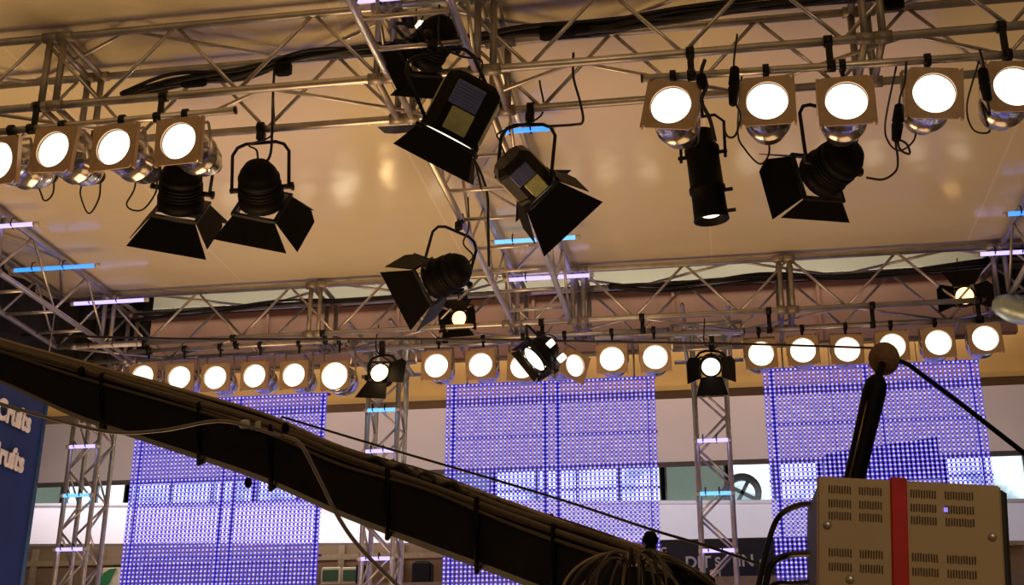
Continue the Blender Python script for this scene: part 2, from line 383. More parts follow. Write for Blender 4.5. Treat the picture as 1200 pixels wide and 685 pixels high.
# ------------------------------------------------------------------ lamp bars and par cans
def bar(label, a, b, ups, r=.021):
    t = thing('lamp_bar', label, 'bar', (a+b)/2, 'bars the par cans hang on')
    obj('pipe', MB().tube(a, b, r, 12), ALU, t)
    for p in (a, b): obj('end_plug', MB().tube(p-(b-a).normalized()*.004, p+(b-a).normalized()*.004, r*1.15, 10), BLACKM, t)
    for k, up in ups:
        p = a.lerp(b, k); q = Vector((p.x, up.y, up.z))
        mb = MB().box((p+q)/2, (.035, .012, abs(q.z-p.z)+.02)); mb.tube(p-Vector((.022,0,0)), p+Vector((.022,0,0)), r*1.5, 10); mb.tube(q-Vector((.022,0,0)), q+Vector((.022,0,0)), CR*1.4, 10)
        obj('coupler', mb, BLACKM, t)
    return a, b
FB = 5.96
bl0, bl1 = bar('left lamp bar under the front truss with the leftmost lit par cans', atY(-40, 158, FB), atY(276, 129, FB), ((.25, V(0, YF, H)), (.72, V(0, YF, H))))
br0, br1 = bar('right lamp bar under the front truss with five large lit par cans', atY(752, 92, FB), atY(1260, 59, FB), ((.12, V(0, YF, H)), (.45, V(0, YF, H)), (.85, V(0, YF, H))))
BBY = 10.3
BBZ = 3.5
def bback(x0, x1, y, lab):
    a = atY(x0, y, BBY); b = atY(x1, y, BBY); b.z = a.z
    return bar(lab, a, b, ((.1, V(0, BF, H)), (.5, V(0, BF, H)), (.9, V(0, BF, H))), .019)
bk = [bback(150, 408, 412, 'rear lamp bar over the left LED screen'), bback(494, 784, 400, 'rear lamp bar over the centre LED screen'), bback(872, 1180, 388, 'rear lamp bar over the right LED screen')]

def par(label, C, barp, group, tilt=.12, pan=0.0, roll=0.0, fs=.275, lr=.108, cable=None, lens=LENS, body=CHROME, glare=True):
    """C: centre of the lit face; the can points at the audience"""
    a = Vector((math.sin(pan)*math.cos(tilt), -math.cos(pan)*math.cos(tilt), -math.sin(tilt)))
    x = a.cross(Vector((0,0,1))).normalized(); y = x.cross(a).normalized()
    x, y = x*math.cos(roll)+y*math.sin(roll), y*math.cos(roll)-x*math.sin(roll)
    piv = C - a*.14
    t = thing('par_can', label, 'stage light', Vector((piv.x, barp.y, barp.z)), group)
    # can: open ring, straight barrel, tapered rear, cap with cable gland
    mb = MB().lathe(C, a, [(-.015, lr*.99), (-.015, lr*1.12), (-.05, lr*1.16), (-.055, lr*1.10), (-.21, lr*1.08), (-.215, lr*1.13), (-.235, lr*1.13), (-.24, lr*1.05), (-.32, lr*.92), (-.37, lr*.70), (-.395, lr*.42)], 28)
    for s in (-1, 1): mb.box(C - a*.1 + x*s*lr*1.12, (.03, .03, .03), Matrix((x, y, a)).transposed())
    can = obj('can', mb, body, t)
    obj('rear_cap', MB().lathe(C, a, [(-.385, lr*.44), (-.43, lr*.40), (-.445, lr*.2)], 16), BLACKM, can)
    # square gel frame with a round opening
    h = fs/2; n = 32; mb = MB(); outer = []; inner = []
    for k in range(n):
        an = 2*math.pi*(k+.5)/n; cx, cz = math.cos(an), math.sin(an); q = h/max(abs(cx), abs(cz))
        outer.append(C + x*cx*q + y*cz*q); inner.append(C + x*cx*lr + y*cz*lr)
    f = a*.006
    rings = [[p-f for p in inner], [p-f for p in outer], [p+f for p in outer], [p+f for p in inner], [p-f for p in inner]]
    mb.loft(rings, 0, False, False)
    for s in (-1, 1): mb.box(C + x*s*h - a*.012, (.012, fs, .03), Matrix((x, y, a)).transposed())
    obj('gel_frame', mb, GELF, t)
    obj('lens', MB().lathe(C, a, [(-.03, lr*.985), (-.012, lr*.97), (-.004, lr*.8), (.002, lr*.5), (.004, .004)], 32), lens, t)
    # yoke and hook clamp
    top = Vector((piv.x, barp.y, barp.z)); hx = lr*1.22; arm = [piv - x*hx, piv - x*hx + (top-piv)*.72 , piv + x*hx + (top-piv)*.72, piv + x*hx]
    mb = MB()
    for p, q in zip(arm[:-1], arm[1:]): mb.tube(p, q, .0085, 6)
    obj('yoke', mb, ALU_DULL, t)
    mb = MB().tube(top-Vector((.016,0,0)), top+Vector((.016,0,0)), .034, 12); mb.tube(piv+(top-piv)*.7, top, .011, 6); mb.box(top+Vector((0,.04,-.012)), (.02, .035, .018))
    obj('hook_clamp', mb, BLACKM, t)
    if cable:
        rear = C - a*.44
        pts = [rear] + [rear + RT*dx + UP*dy for dx, dy in cable]
        pts[-1] = Vector((pts[-1].x, barp.y+.02, barp.z))
        obj('cable', MB().path(spline(pts, 7), .0055, 6), RUBBER, t)
    return t
FG = 'large lit par cans on the front truss'
fp = lambda x, y: atY(x, y, 5.93)
for x, y, lab, ti, pa, ro, cb in (
    (-2, 188, 'lit par can cut by the left edge of the photo, only its silver can showing', .2, -.25, .1, [(-.01,-.10), (-.06,-.14), (-.1,-.05), (-.1,.2)]),
    (62, 175, 'leftmost whole lit par can on the front truss, its square frame tilted', .05, -.16, .12, [(-.01,-.12), (-.07,-.21), (-.12,-.10), (-.12,.02), (-.1,.2)]),
    (133, 172, 'second whole par can from the left on the front truss, above a hanging cable loop', .05, -.14, .02, [(-.01,-.10), (-.09,-.20), (-.18,-.17), (-.13,-.02), (-.13,.2)]),
    (209, 165, 'lit par can directly above the leftmost black barn-doored fresnel', .10, -.10, .02, None),
    (786, 123, 'lit par can over the black tubular spotlight, first on the right lamp bar', .00, -.12, .20, [(.02,-.02), (.08,.02), (.09,.2)]),
    (899, 118, 'lit par can second on the right lamp bar, a loop of cable below it', .02, -.04, .02, [(.0,-.09), (-.05,-.14), (-.13,-.06), (-.17,.04), (-.15,.25)]),
    (992, 118, 'lit par can just above the black fresnel with open doors, third on right lamp bar', .00, .0, .0, None),
    (1095, 109, 'fourth lit par can on the right bar, black plug and coiled cable beside it', .10, .06, .08, [(-.02,-.08), (-.09,-.13), (-.15,-.09), (-.17,.02), (-.15,.3)]),
    (1190, 101, 'lit par can cut by the right edge of the photo on the front truss', .06, .08, .04, [(-.02,-.05), (-.1,-.03), (-.13,.1), (-.12,.25)])):
    C = fp(x, y); bb = (bl0, bl1) if x < 400 else (br0, br1)
    k = (C.x-bb[0].x)/(bb[1].x-bb[0].x); par(lab, C, bb[0].lerp(bb[1], k), FG, ti, pa, ro, .275, .108, cb)
ordn = ['first', 'second', 'third', 'fourth', 'fifth', 'sixth']
for gi, (pts, where) in enumerate(((((167,441),(210,442),(252,442),(298,440),(344,439),(392,440)), 'left LED screen'), (((511,428),(563,427),(612,429),(674,428),(717,420),(768,418)), 'centre LED screen'), (((892,414),(941,410),(993,409),(1046,405),(1100,401),(1155,396)), 'right LED screen'))):
    for i, (x, y) in enumerate(pts):
        C = atY(x, y, BBY-.06); bb = bk[gi]; k = (C.x-bb[0].x)/(bb[1].x-bb[0].x)
        if gi == 1 and i == 3:
            par('small lit par can turned aside, half hidden by the dark leaning spotlight', C, bb[0].lerp(bb[1], k), 'small lit par cans on the back truss', .1, .75, .25, .25, .095)
        else:
            par(f'small lit par can, {ordn[i]} from left over the {where}', C, bb[0].lerp(bb[1], k), 'small lit par cans on the back truss', .06, random.uniform(-.08, .08), random.uniform(-.05, .05), .25, .104 if (gi, i) != (0, 5) else .118, None, LENS_HOT if (gi, i) == (0, 5) else LENS)

# ------------------------------------------------------------------ fresnels with barn doors
def fresnel(label, P, a, hang, R=.125, L=.30, style='round', roll=0.0, leaves=(.24, .24, .17, .17), flare=(35, 35, 40, 40), lens=GLASSD, power=0, body=BLACK, yoke_r=.0105, group=None, slots=0, cone=50, yoke_x=None, hot_leaf=None, tip=1.9, wdir=None, slot_rear=False):
    a = a.normalized()
    x = a.cross(Vector((0,0,1)))
    x = x.normalized() if x.length > .05 else Vector((1,0,0))
    y = x.cross(a).normalized()
    x, y = x*math.cos(roll)+y*math.sin(roll), y*math.cos(roll)-x*math.sin(roll)
    if wdir is not None:
        x = (wdir - a*wdir.dot(a)).normalized(); y = x.cross(a)
        if y.dot(view(0, 1, .2)) < 0: y = -y
    M = Matrix((x, y, a)).transposed()
    t = thing('fresnel_spotlight', label, 'stage light', hang, group)
    f = L/2
    mb = MB()
    if style == 'round':
        mb.lathe(P, a, [(-f-.05, R*.35), (-f-.045, R*.62), (-f, R*.86), (-f+.03, R*.92), (-f+.035, R*.98), (-f+.06, R*.98), (-f+.065, R*.93), (f-.09, R), (f-.085, R*1.08), (f-.02, R*1.08), (f-.02, R*.92)], 28)
        for k in range(5): mb.lathe(P, a, [(-f+.08+k*.022, R*.95), (-f+.084+k*.022, R*1.02), (-f+.092+k*.022, R*1.02), (-f+.096+k*.022, R*.95)], 24, 0, False)
    else:
        oct_ = lambda r, q: [P + x*cx*r + y*cz*r + a*q for cx, cz in ((-1,-.55),(-.55,-1),(.55,-1),(1,-.55),(1,.55),(.55,1),(-.55,1),(-1,.55))]
        mb.loft([oct_(R*.7, -f-.03), oct_(R*.95, -f), oct_(R, -f+.02), oct_(R, f-.05), oct_(R*1.06, f-.045), oct_(R*1.06, f-.02)], 0, False)
    hb = obj('housing', mb, body, t)
    if style != 'round':                       # ribbed vent plates on the flats, paler side plates
        mb = MB()
        for k in range(9): mb.box(P + y*R*1.01 + a*(-f+.04+k*(L-.12)/9), (R*1.0, .012, .008), M)
        obj('vent_ribs', mb, STEEL_LIT, hb)
        for s in (-1, 1): obj('side_plate', MB().bbox(P + x*s*R*1.005 - a*.01, (.014, R*1.06, L-.09), M, 0, .004), OLIVE, hb)
        obj('side_plate', MB().bbox(P - y*R*1.005 + x*R*.12 + a*L*.20, (R*.84, .014, L*.44), M, 0, .004), OLIVE, hb)
        mb = MB().bbox(P - y*R*1.005 - a*L*.24, (R*1.04, .010, L*.40), M, 0, .004)
        for k in range(7): mb.box(P - y*R*1.02 - a*(L*.08+k*L*.052), (R*.98, .012, L*.024), M)
        obj('vent_plate', mb, STEEL_LIT, hb)
    if slot_rear:
        for k in range(slots): obj('glowing_vent', MB().bbox(P + view(.72, .42, -.52)*R*1.0 + view(.5, -.62, .1)*(.035+.08*k)*(1 if k else -1), (.05, .03, .07), M, 0, .004), SLOT, hb)
    elif slots:
        for k in range(slots): obj('glowing_vent', MB().bbox(P + y*(R*1.0) + x*(-R*.35+.7*R*k/max(1, slots-1)) - a*.03, (R*.42, .02, .05), M, 0, .004), SLOT, hb)
    obj('lens', MB().lathe(P, a, [(f-.03, R*.9), (f-.012, R*.86), (f+.004, R*.5), (f+.008, .004)], 28), lens, t)
    q = R*1.08                                 # square door frame in front of the lens
    mb = MB(); rr = [[P + x*sx*k*q + y*sz*k*q + a*(f+h) for sx, sz in ((-1,-1),(1,-1),(1,1),(-1,1))] for k, h in ((1,-.012),(1.04,-.012),(1.04,.006),(.9,.006),(.9,-.012),(1,-.012))]
    mb.loft(rr, 0, False, False); obj('door_frame', mb, BLACKM, t)
    e = f+.008
    for i, (u, w) in enumerate(((-y, x), (y, x), (-x, y), (x, y))):   # lower, upper, left, right
        ln = leaves[i]
        if ln <= 0: continue
        an = math.radians(flare[i]); dirn = a*math.cos(an) + u*math.sin(an); h0 = P + u*q + a*e
        wide = tip if i < 2 else 1+(tip-1)*.62
        poly = [h0 - w*q*.98, h0 + w*q*.98, h0 + w*q*wide + dirn*ln, h0 - w*q*wide + dirn*ln]
        if i > 1: poly = [h0 - y*q*.95, h0 + y*q*.95, h0 + y*q*1.15 + dirn*ln*.72, h0 + y*q*.7 + dirn*ln, h0 - y*q*wide + dirn*ln]
        obj('barn_door', MB().plate(poly, .004), BLACK, t)
        obj('hinge', MB().tube(h0 - w*q*.8, h0 + w*q*.8, .006, 6), BLACKM, t)
    # yoke arch, wing knobs, clamp on the chord
    yx = (yoke_x or x).normalized(); up = (hang-P); yx = (yx - up.normalized()*yx.dot(up.normalized())).normalized()
    hw = R*1.08+.035; top = P + up*max(.5, 1-.10/max(up.length, .2)) ; n = up.normalized(); tl = (top-P).length
    arch = [P - yx*hw, P - yx*hw + n*(tl-.07), P - yx*(hw-.03) + n*(tl-.02), P - yx*(hw-.08) + n*tl, P + yx*(hw-.08) + n*tl, P + yx*(hw-.03) + n*(tl-.02), P + yx*hw + n*(tl-.07), P + yx*hw]
    obj('yoke', MB().path(arch, yoke_r, 8), BLACKM, t)
    for s in (-1, 1):
        p = P + yx*s*(hw-.02); mb = MB().tube(p - yx*s*.03, p + yx*s*.03, .016, 10)
        if s > 0: mb.lathe(p + yx*.03, yx, [(0, .012), (.004, .026), (.018, .026), (.022, .01)], 10)
        obj('knob', mb, BLACKM, t)
    mb = MB().tube(top, hang - n*.03, .014, 8); mb.bbox(hang - n*.055, (.05, .05, .06), None, 0, .008)
    mb.tube(hang - Vector((.02,0,0)), hang + Vector((.02,0,0)), .036, 12)
    obj('clamp', mb, BLACKM, t)
    rear = P - a*(f+.04)
    obj('cable', MB().path(spline([rear, rear - a*.06 + n*.05, rear + n*.15 - yx*.05, hang + yx*.06 + Vector((0,.03,-.03)), hang + yx*.05 + Vector((0,.03,.2))], 6), .006, 6), RUBBER, t)
    if power: lamp('bulb', 'SPOT', P + a*(f+.03), P + a*3, power, (1, .75, .45), R*.6, cone=cone, parent=t)
    return t
def hz(x, y, Z): return atZ(x, y, Z)
Yc = YF+.2
FGp = 'black fresnels hung from the front rig'
# left pair, under the rear lower chord of the front truss
h = hz(222, 160, H); fresnel('black fresnel with four barn doors right under a lit par can, at left', atY(212, 223, h.y-E.y+.10), view(-.14, -.86, .50), h, .13, .26, lens=LENS, wdir=view(.98,-.2,0), leaves=(.20, .19, .17, .15), flare=(38, 30, 38, 38), tip=1.75, group=FGp, power=60)
h = hz(306, 150, H); fresnel('black fresnel in a tall arched yoke hanging alone left of the centre', atY(305, 221, h.y-E.y), view(-.04, -.72, .66), h, .125, .24, lens=LENS, wdir=view(.94,-.34,0), leaves=(.16, .18, .10, .20), flare=(36, 30, 15, 48), tip=1.7, group=FGp, power=60)
# the big one in the middle, on the stub truss
h = V(-1.40, 5.62, H); P = atY(541, 133, 5.70)
fresnel('large fresnel with blue-lit top and olive side plates at top centre, aimed down left', P, view(-.45, -.86, .03), h, .15, .32, 'box', wdir=view(.97,-.24,0), leaves=(.16, .15, .19, .17), flare=(30, 35, 58, 40), tip=1.3, lens=LENS, group=FGp, power=80, yoke_x=view(1, -.1, .3))
h = V((atY(622,127,YR)-E).x, YR, H); P = atY(614, 206, h.y-E.y+.05)
fresnel('olive-sided fresnel right of the central truss, its black doors swung down right', P, view(.62, -.62, .40), h, .12, .24, 'box', wdir=view(.84,.55,0), leaves=(.25, .17, .17, .16), flare=(32, 35, 30, 30), tip=1.75, group=FGp, power=60, lens=LENS, body=BLACKM)
h = V(-1.71, 7.95, H); P = atY(522, 322, h.y-E.y)
fresnel('black fresnel on the left chord of the central truss, doors turned down left', P, view(-.80, -.36, .48), h, .13, .25, lens=LENS, wdir=view(.6,-.8,0), leaves=(.20, .18, .18, .2), flare=(34, 30, 34, 34), tip=1.6, group=FGp, power=60)
h = hz(962, 108, H); P = atY(975, 195, h.y-E.y)
fresnel('black fresnel below the right lamp bar with wide open doors toward lower left', P, view(-.42, -.42, .80), h, .13, .26, lens=LENS, wdir=view(.98,.18,0), leaves=(.12, .15, .19, .08), flare=(36, 30, 46, 15), tip=1.75, group=FGp, power=60)
h = V(-1.60, 5.75, TOP-.02); P = atY(505, 52, 5.85)
fresnel('dark fresnel with two glowing vent slots above the big centre fresnel', P, view(-.55, -.55, .62), V(-1.62, 5.98, H+.36), .11, .24, roll=.3, leaves=(.12, .12, .1, .1), slots=2, group=FGp)

# black tubular spotlight
def tubular(label, P0, P1, hang, R=.085):
    a = (P1-P0).normalized(); L = (P1-P0).length
    t = thing('tubular_spotlight', label, 'stage light', hang)
    mb = MB().lathe(P0, a, [(-.10, R*.55), (-.09, R*.8), (0, R*.9), (.01, R*1.04), (.05, R*1.04), (.06, R*.98), (L*.55, R*1.0), (L*.56, R*1.08), (L*.62, R*1.08), (L*.63, R*.98), (L-.02, R*1.02), (L, R*1.06), (L, R*.9), (L-.06, R*.86)], 28)
    obj('barrel', mb, BLACK, t)
    x = a.cross(Vector((0,1,0))).normalized()
    for k, s in ((.12, -1), (.10, 1), (.62, 1), (.90, 1)):
        p = P0 + a*L*k; obj('shutter_handle', MB().box(p + x*s*(R+.02), (.05, .006, .02), Matrix((x, Vector((0,1,0)), a)).transposed()), BLACKM, t)
    obj('lens', MB().lathe(P0 + a*(L-.05), a, [(0, R*.86), (.02, R*.5), (.024, .004)], 24), LENS, t)
    hw = R+.03; n = (hang-P0).normalized(); p = P0 + a*.08; tl = (hang-p).length-.1
    obj('yoke', MB().path([p - x*hw, p - x*hw + n*(tl-.05), p - x*(hw-.05) + n*tl, p + x*(hw-.05) + n*tl, p + x*hw + n*(tl-.05), p + x*hw], .009, 8), BLACKM, t)
    obj('clamp', MB().tube(p + n*tl, hang, .014, 8).bbox(hang - n*.03, (.05,.05,.06), None, 0, .008).tube(hang-Vector((.02,0,0)), hang+Vector((.02,0,0)), .035, 12), BLACKM, t)
hh = hz(820, 118, H)
tubular('black tubular profile spotlight hanging straight down below the right lamp bar', atY(822, 172, hh.y-E.y), atY(834, 258, hh.y-E.y+.03), hh, .094)

# rear fixtures on the back truss
BGp = 'fresnels on the back truss'
h = V(*(atY(448, 404, BF)-E)); fresnel('rear fresnel with a white-hot lens tipped up at the roof, over the middle tower', atY(448, 440, BF-.02), Vector((-.05, -.80, .05)), h, .085, .18, roll=.1, leaves=(.2, 0, .2, 0), flare=(62, 40, 62, 62), lens=LENS_UP, group=BGp, power=30, tip=1.5)
h = atY(834, 398, BF); fresnel('rear fresnel with lowered black door, over the right tower', atY(833, 427, BF-.02), Vector((0, -.72, -.45)), h, .085, .18, leaves=(.17, 0, .12, .12), flare=(38, 40, 60, 60), lens=LENS, group=BGp, tip=1.4)
h = atY(632, 392, BF); fresnel('dark barn-doored spotlight leaning down right across the rear par cans', atY(634, 414, BF-.42), view(-.64, -.52, -.42), h, .13, .17, wdir=view(.62,-.78,0), leaves=(.05, .05, .04, .04), flare=(50, 50, 50, 50), lens=LENS_HOT, group=BGp, slots=2, slot_rear=True, tip=1.1)
h = atY(545, 350, BF+.1); fresnel('amber-lit fresnel just below the black fresnel on the central truss', atY(541, 374, BF+.1), Vector((-.1, -.9, -.2)), h, .075, .16, leaves=(.1, .1, .1, .1), flare=(60, 40, 60, 60), lens=LENS_AMBER, group=BGp)
h = atY(1133, 328, BF+.1); fresnel('rear fresnel with an amber lens and dark round doors at far right', atY(1130, 348, BF+.1), Vector((-.1, -.9, -.15)), h, .08, .16, leaves=(0, .12, .14, .14), flare=(60, 70, 70, 70), lens=LENS_AMBER, group=BGp)

# silver par can seen from behind at the right edge
def spare(label, C, a, hang):
    t = thing('par_can', label, 'stage light', hang)
    lr = .115
    obj('can', MB().lathe(C, a, [(0, lr), (-.005, lr*1.08), (-.04, lr*1.08), (-.05, lr), (-.2, lr), (-.28, lr*.75), (-.33, lr*.45), (-.34, .01)], 28), mat('teal_grey_can', (.45, .56, .54), .35, .4), t)
    obj('lens', MB().lathe(C, a, [(-.01, lr*.98), (-.02, lr*.5), (-.022, .004)], 24), GLASSD, t)
    x = a.cross(Vector((0,0,1))).normalized(); p = C - a*.12
    obj('yoke', MB().path([p-x*.14, p-x*.14+(hang-p)*.7, p+x*.14+(hang-p)*.7, p+x*.14], .01, 6).tube(p+(hang-p)*.7, hang, .012), ALU_DULL, t)
spare('pale teal-grey lamp can cut by the right edge under the back truss', atY(1214, 368, 10.1), view(.85, -.25, -.25), V(*(atY(1204, 344, 10.1)-E)))

# ------------------------------------------------------------------ cable looms, plugs
def loom(label, pts, n, r, spread, extra=()):
    t = thing('cable_loom', label, 'cable', pts[0])
    for k in range(n):
        off = [Vector((random.uniform(-.3,.3), random.uniform(-1,1), random.uniform(-1,1)))*spread for _ in pts]
        obj('cable', MB().path(spline([p+o for p, o in zip(pts, off)], 6), r*random.uniform(.7, 1.2), 6), RUBBER, t)
    for p, sz in extra: obj('connector_box', MB().bbox(p, sz, None, 0, .012), BLACK, t)
    return t
Ym = YF+.24
lz = TOP-.20
loom('black cable loom lying inside the left half of the front truss', [V(-3.42, Ym, 3.76), V(-3.1, Ym, 3.84), V(-2.7, Ym, 3.86), V(-2.3, Ym, 3.93), V(-1.9, Ym, 3.95), V(-1.5, Ym, 3.92)], 9, .012, .035, ((V(-2.42, Ym-.02, 3.85), (.10, .06, .08)), (V(-2.98, Ym, 3.82), (.16, .05, .05))))
loom('black cable loom lying inside the right half of the front truss', [V(-1.5, Ym, 3.92), V(-1.0, Ym, 3.98), V(-.6, Ym, 3.95), V(-.1, Ym, 3.99), V(.5, Ym, 4.01), V(1.2, Ym, 4.03), V(2.2, Ym, 4.06)], 11, .014, .04, ((V(-.75, Ym-.02, 3.93), (.3, .07, .06)), (V(1.05, Ym-.02, 3.93), (.12, .05, .06))))
loom('dark cables along the back truss top at left', [V(-5.3, BF+.2, 3.92), V(-4.6, BF+.24, 3.96), V(-3.9, BF+.2, 4.0), V(-3.2, BF+.24, 3.99), V(-2.2, BF+.2, 4.0)], 4, .011, .03)
loom('dark cables along the back truss top at right', [V(-.9, BF+.2, 3.97), V(-.4, BF+.24, 3.95), V(.4, BF+.2, 3.98), V(1.2, BF+.24, 3.95), V(2.3, BF+.2, 4.0)], 5, .012, .03)
def plug(label, pts, r=.006, body=None):
    """hanging cable with an in-line plug"""
    t = thing('inline_plug', label, 'plug', pts[0], 'in-line plugs hanging from the front truss')
    obj('cable', MB().path(spline(pts, 8), r, 6), RUBBER, t)
    if body:
        p, q = body; d = (q-p).normalized()
        obj('plug_body', MB().lathe(p, d, [(0, .012), (.01, .024), ((q-p).length*.45, .030), ((q-p).length*.5, .022), ((q-p).length*.55, .030), ((q-p).length-.01, .022), ((q-p).length, .01)], 14), BLACK, t)
g = lambda *a: [atY(x, y, 5.9) for x, y in a]
plug('long black in-line plug hanging between first and second par can on the right bar', g((864,40),(861,62),(860,80),(862,118),(868,135),(862,158),(853,160),(848,150)), body=(atY(861, 78, 5.9), atY(859, 124, 5.9)))
plug('black in-line plug with curled cable left of the fourth par can on the right bar', g((1062,72),(1060,98),(1054,118),(1052,160),(1055,175),(1066,180),(1062,168),(1050,165),(1052,185),(1050,200),(1035,210),(1015,208)), body=(atY(1054, 122, 5.9), atY(1050, 166, 5.9)))
plug('black in-line plug left of the par can cut by the right edge', g((1148,58),(1153,78),(1156,110),(1160,135),(1150,120),(1158,148)), body=(atY(1151, 80, 5.9), atY(1158, 118, 5.9)))
plug('black cable bundle with small plug dangling right of the first right-bar par can', g((826,70),(822,85),(828,100),(822,118),(832,140),(838,165)), .011, (atY(821, 86, 5.9), atY(824, 104, 5.9)))
def wire(label, pts, r, cat='cable', m=RUBBER, n=8):
    pts = spline(pts, n); return tag(obj('hanging_cable', MB().path(pts, r, 6), m, None, pts[0]), label, cat)
wire('black cable looping from the right front truss to the olive-sided spotlight', [atY(672, 62, 6.2), atY(672, 90, 6.2), atY(680, 120, 6.2), atY(683, 142, 6.2), atY(672, 146, 6.3), atY(640, 148, 6.4)], .008)
wire('black cable dropping vertically from the truss to the arched-yoke fresnel', [atY(322, 74, 6.2), atY(320, 110, 6.2), atY(319, 150, 6.4), atY(317, 180, 6.4), atY(309, 194, 6.4)], .008)
wire('thin dark wire strung across the whole stage just above the rear par cans', [atY(-20, 391, 9.9), atY(240, 397, 9.9), atY(500, 397, 9.9), atY(700, 400, 9.9), atY(880, 403, 9.9), atY(1040, 408, 9.9)], .010)
wire('black cable hanging down inside the central truss', [V(-1.71, 7.9, TOP), V(-1.62, 7.9, TOP-.02), atY(570, 222, 7.9), atY(572, 260, 7.9), atY(573, 312, 7.9)], .010)

# ------------------------------------------------------------------ LED mesh screens
LEDM = mat('led_strip', (.02, .02, .06), .5, emit=(.075, .05, .60), estr=1.0)
DOT = glow('led_dot', (.62, .55, 1.0), 1.2)
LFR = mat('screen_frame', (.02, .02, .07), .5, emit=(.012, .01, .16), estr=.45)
def screen(label, x0, x1, ztop, zbot, Y=11.0):
    t = thing('led_screen', label, 'LED screen', V((x0+x1)/2, Y, ztop), 'transparent LED mesh screens')
    p = .0382; ncol = round((x1-x0)/p); rows_per = 13; nrow = int((ztop-zbot)/p)
    half = ncol//2
    r0 = 0
    while r0 < nrow:
        r1 = min(nrow, r0+rows_per)
        for c0, c1 in ((0, half), (half, ncol)):
            mb = MB()
            za, zb = ztop-r0*p, ztop-r1*p
            for c in range(c0, c1):
                x = x0+(c+.5)*p
                mb.box(V(x, Y, (za+zb)/2), (.0175, .012, za-zb), mi=0)
            for r in range(r0, r1):
                z = ztop-(r+.5)*p
                mb.box(V(x0+(c0+c1)/2*p, Y+.004, z), ((c1-c0)*p, .008, .0085), mi=0)
                for c in range(c0, c1):
                    x = x0+(c+.5)*p; s = random.uniform(.0062, .0088)
                    mb.hexa([V(x+sx*s*k, Y-h, z+sz*s*k) for h, k in ((.006, 1), (.012, .7)) for sx, sz in ((-1,-1),(1,-1),(1,1),(-1,1))], 1)
            obj('led_panel', mb, [LEDM, DOT], t)
        r0 = r1
    w = x1-x0
    for fx in (.04, .475, .535, .965):
        obj('frame_post', MB().bbox(V(x0+w*fx, Y+.03, (ztop+zbot)/2), (.026, .035, ztop-zbot), None, 0, .004), LFR, t)
    for k in range(0, nrow, rows_per):
        obj('frame_rail', MB().bbox(V((x0+x1)/2, Y+.03, ztop-k*p-.01), (w, .03, .02), None, 0, .004), LFR, t)
    mb = MB()
    for fx in (.1, .9): mb.tube(V(x0+w*fx, Y+.03, ztop), V(x0+w*fx, Y+.03, 3.56), .008)
    mb.tube(V(x0, Y+.03, 3.56), V(x1, Y+.03, 3.56), .02)
    for fx in (.1, .9): mb.tube(V(x0+w*fx, BR, 3.6), V(x0+w*fx, Y+.05, 3.56), .018)
    obj('hanging_rail', mb, ALU_DULL, t)
screen('left blue-violet LED mesh screen, half covered by the crane arm', -5.47, -3.58, 3.30, .95)
screen('centre blue-violet LED mesh screen, above the middle of the crane arm', -2.47, -.555, 3.325, .95)
screen('right blue-violet LED mesh screen, behind the vented equipment case', .385, 2.225, 3.345, .95)

q = [atY(x, y, 11.95) for x, y in ((968, 566), (1103, 560), (1098, 512), (968, 531))]
ds = thing('hanging_sheet', 'dark sheet with a slanted top hanging behind the right LED screen', 'sheet', (q[2]+q[3])/2)
obj('cloth', MB().plate(q, .02), DARK, ds)
for k in (.1, .9):
    p = q[3].lerp(q[2], k); obj('cord', MB().tube(p, Vector((p.x, 11.97, E.z+3.95)), .004, 6), RUBBER, ds)
# ------------------------------------------------------------------ blue banner
BN = mat('blue_banner_cloth', (.003, .020, .13), .7, var=.15, scale=3)
BNE = mat('banner_hem', (.02, .07, .24), .6)
WHITE = mat('white_lettering', (.62, .62, .66), .6)
XB = -5.45
yb0, yb1 = 6.8, 9.32
bt = thing('banner', 'dark blue cloth banner with white lettering at the left edge below the crane', 'banner', V(XB, (yb0+yb1)/2, 3.55))
n = 24; ring = lambda z, s: [V(XB+.012*math.sin(i*.9)+s, yb0+(yb1-yb0)*i/n, z) for i in range(n+1)]
mb = MB().loft([ring(.2, 0), ring(2.93, 0)], 0, True, False, False); mb.loft([ring(2.93, -.01), ring(.2, -.01)], 0, True, False, False)
obj('cloth', mb, BN, bt)
obj('hem', MB().tube(V(XB+.005, yb1, .2), V(XB+.005, yb1+.0, 2.93), .022, 8), BNE, bt)
obj('top_pole', MB().tube(V(XB, yb0-.1, 2.93), V(XB, yb1+.02, 2.93), .02, 10).tube(V(XB, yb0+.3, 2.93), V(XB, yb0+.3, 3.6), .006).tube(V(XB, yb1-.05, 2.93), V(XB, yb1-.05, 3.6), .006), ALU_DULL, bt)
for (qx, qy), run in (((38, 508), .54), ((33, 556), .58)):
    q = atX(qx, qy, XB+.03)
    o = text_obj('lettering', 'Crufts', Matrix(((0,0,1,q.x), (.86,0,0,q.y-run), (0,1,0,q.z), (0,0,0,1))), .225, WHITE, bt, .008)

